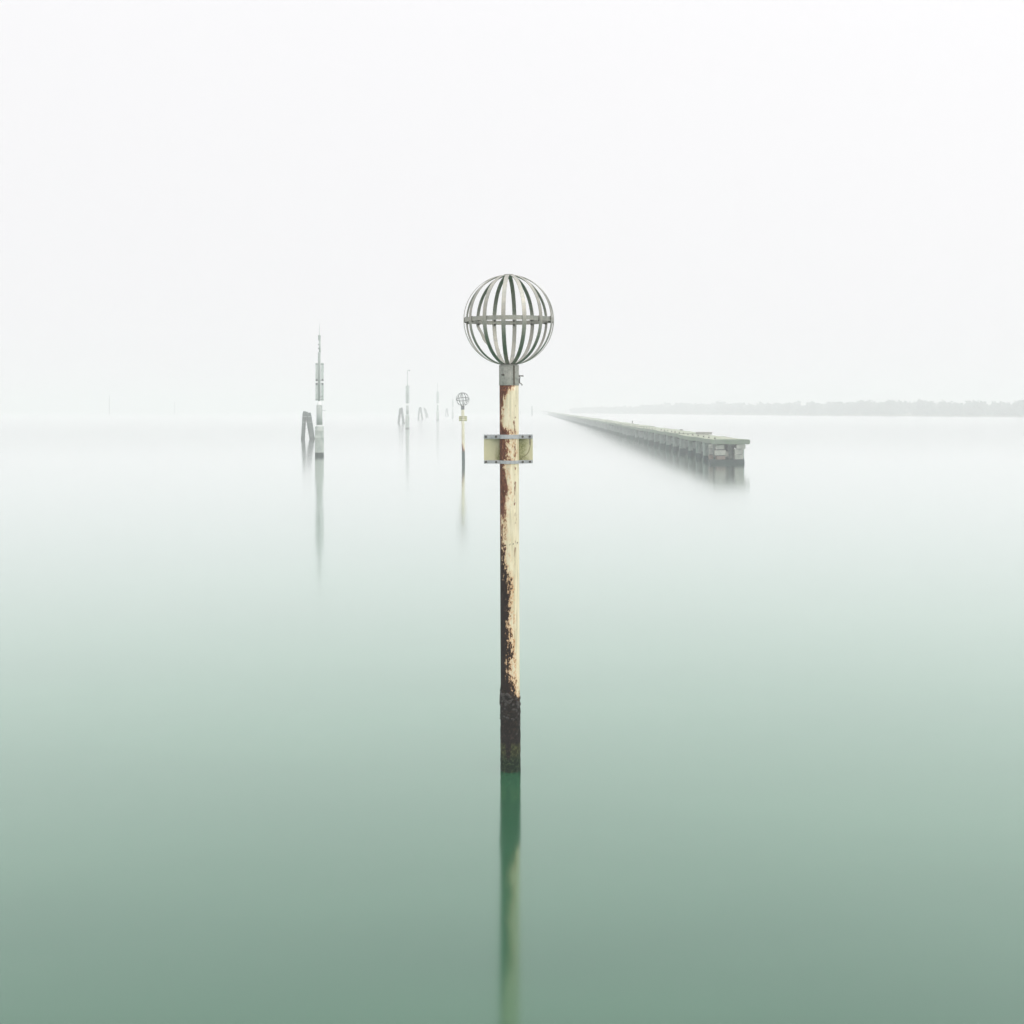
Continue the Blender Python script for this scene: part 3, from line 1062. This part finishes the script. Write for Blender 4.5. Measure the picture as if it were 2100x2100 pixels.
bm = bmesh.new()
lathe(bm, [(0.075, 0.0), (0.075, 0.03), (0.045, 0.035), (0.04, 0.075), (0.058, 0.08), (0.05, 0.11)], 10)
stud = bpy.data.meshes.new('stud')
bm.normal_update()
bm.to_mesh(stud)
bm.free()
stud.materials.append(M['stud'])
for k in range(42):
    if k in (13, 24, 33): continue
    place('stud', stud, pier, (0.26 + random.uniform(-0.02, 0.02), 1.7 + 3.17 * k + random.uniform(-0.1, 0.1), DECK - 0.02))

# the squared-off end: stone blocks on a weed-dark plinth
S = 94.4 / F


def end_block(name, px0, px1, py0, py1, dep0, dep1, m, bev=0.03, jit=0.015, rz=0.0):
    bm = bmesh.new()
    x0, x1 = (px0 - 1465.8) * S, (px1 - 1465.8) * S
    z1, z0 = (951.2 - py0) * S, (951.2 - py1) * S
    box(bm, x0, x1, dep0, dep1, z0, z1, 0, jit)
    bmesh.ops.subdivide_edges(bm, edges=bm.edges[:], cuts=3, use_grid_fill=True)
    for v in bm.verts:
        v.co += Vector((mnoise.noise(v.co * 3.1), mnoise.noise(v.co * 3.3 + Vector((9, 0, 0))), mnoise.noise(v.co * 2.7 + Vector((0, 9, 0))))) * 0.028
    return build(name, bm, m, pier)


end_block('plinth', 1456.5, 1526.8, 943.0, 965, 0.10, 0.95, M['wet_and_gap_stone'])
end_block('stone_block', 1469.0, 1486.0, 912.2, 921.8, 0.12, 0.80, M['block'])
end_block('stone_block', 1466.8, 1488.2, 923.4, 933.2, 0.05, 0.75, M['block'])
end_block('stone_block', 1470.8, 1487.6, 934.8, 942.4, 0.10, 0.75, M['brickish'])
end_block('stone_block', 1510.8, 1528.8, 912.2, 920.2, 0.06, 0.80, M['block'])
end_block('stone_block', 1507.3, 1524.6, 921.6, 931.4, 0.10, 0.75, M['block'])
end_block('stone_block', 1507.6, 1524.4, 932.6, 942.2, 0.11, 0.75, M['block'])
end_block('stone_block', 1489.4, 1496.3, 926.8, 936.8, 0.50, 0.95, M['block'])
end_block('stone_block', 1456.8, 1465.6, 912.2, 920.4, 0.75, 1.15, M['block'])
end_block('stone_block', 1457.8, 1465.2, 921.6, 932.8, 0.80, 1.10, M['block'])
end_block('stone_block', 1457.2, 1465.8, 934.0, 942.4, 0.72, 1.12, M['brickish'])
for x0, x1, d in ((1471.5, 1485.0, 0.22), (1511.8, 1522.5, 0.22), (1459.0, 1464.0, 0.86)):  # dark backing added so the gaps between blocks read as shaded
    end_block('gap_backing', x0, x1, 912.5, 943.5, d, d + 0.4, M['wet_and_gap_stone'])
end_block('recess_backing', 1486.0, 1510.5, 911.9, 943.5, 0.97, 1.12, M['underdeck'])  # dark panel added to stand in for shade in the recess

# things lying on the deck
bpos = pier.matrix_basis @ Vector((0, 0, 0))


def on_pier(x, y, z=0.0):
    a = pier.rotation_euler.z
    return Vector((P0.x + x * math.cos(a) - y * math.sin(a), P0.y + x * math.sin(a) + y * math.cos(a), DECK + z))


b = empty('concrete_block', on_pier(1.62, 18.6, -0.012), (0, 0, R(1)))
tag(b, 'grey rectangular block lying across the right side of the pier deck', 'block')
bm = bmesh.new()
box(bm, -0.58, 0.60, -0.35, 0.35, 0.0, 0.155, 0.015, 0.008)
build('body', bm, M['grey_block'], b)
bm = bmesh.new()
box(bm, -0.62, 0.64, -0.38, 0.38, 0.156, 0.185, 0.008, 0.006)
build('lid', bm, M['grey_block'], b)


def bollard(x, y, h, r, label):
    o = empty('bollard', on_pier(x, y, -0.015))
    tag(o, label, 'bollard', 'bollards on the far edge of the pier')
    bm = bmesh.new()
    lathe(bm, [(r, 0), (r, 0.03), (r * 0.6, 0.05), (r * 0.55, h * 0.7)], 10)
    build('stem', bm, M['stud'], o)
    bm = bmesh.new()
    lathe(bm, [(r * 0.6, h * 0.7), (r * 0.95, h * 0.76), (r * 0.95, h * 0.92), (r * 0.5, h)], 10)
    build('head', bm, M['stud'], o)


bollard(2.15, 39.5, 0.10, 0.17, 'low flat bollard on the pier edge beyond the grey block')
bollard(2.2, 101.0, 0.34, 0.12, 'small upright bollard on the far edge of the pier in the mist')

# ------------------------------------------------------------------ haze over the whole lagoon
bm = bmesh.new()
box(bm, -2450, 2450, -110, 3450, -2.0, 14.0)
hz = Nodes('lagoon_mist')
hz.t.nodes.remove(hz.b)
pv = hz.new('ShaderNodeVolumePrincipled')
pv.inputs['Color'].default_value = (1.0, 0.982, 1.0, 1)
pv.inputs['Density'].default_value = 0.0025
pv.inputs['Anisotropy'].default_value = 0.15
hz.link(pv.outputs[0], hz.o.inputs['Volume'])
tag(build('haze', bm, hz.m), kind='stuff')
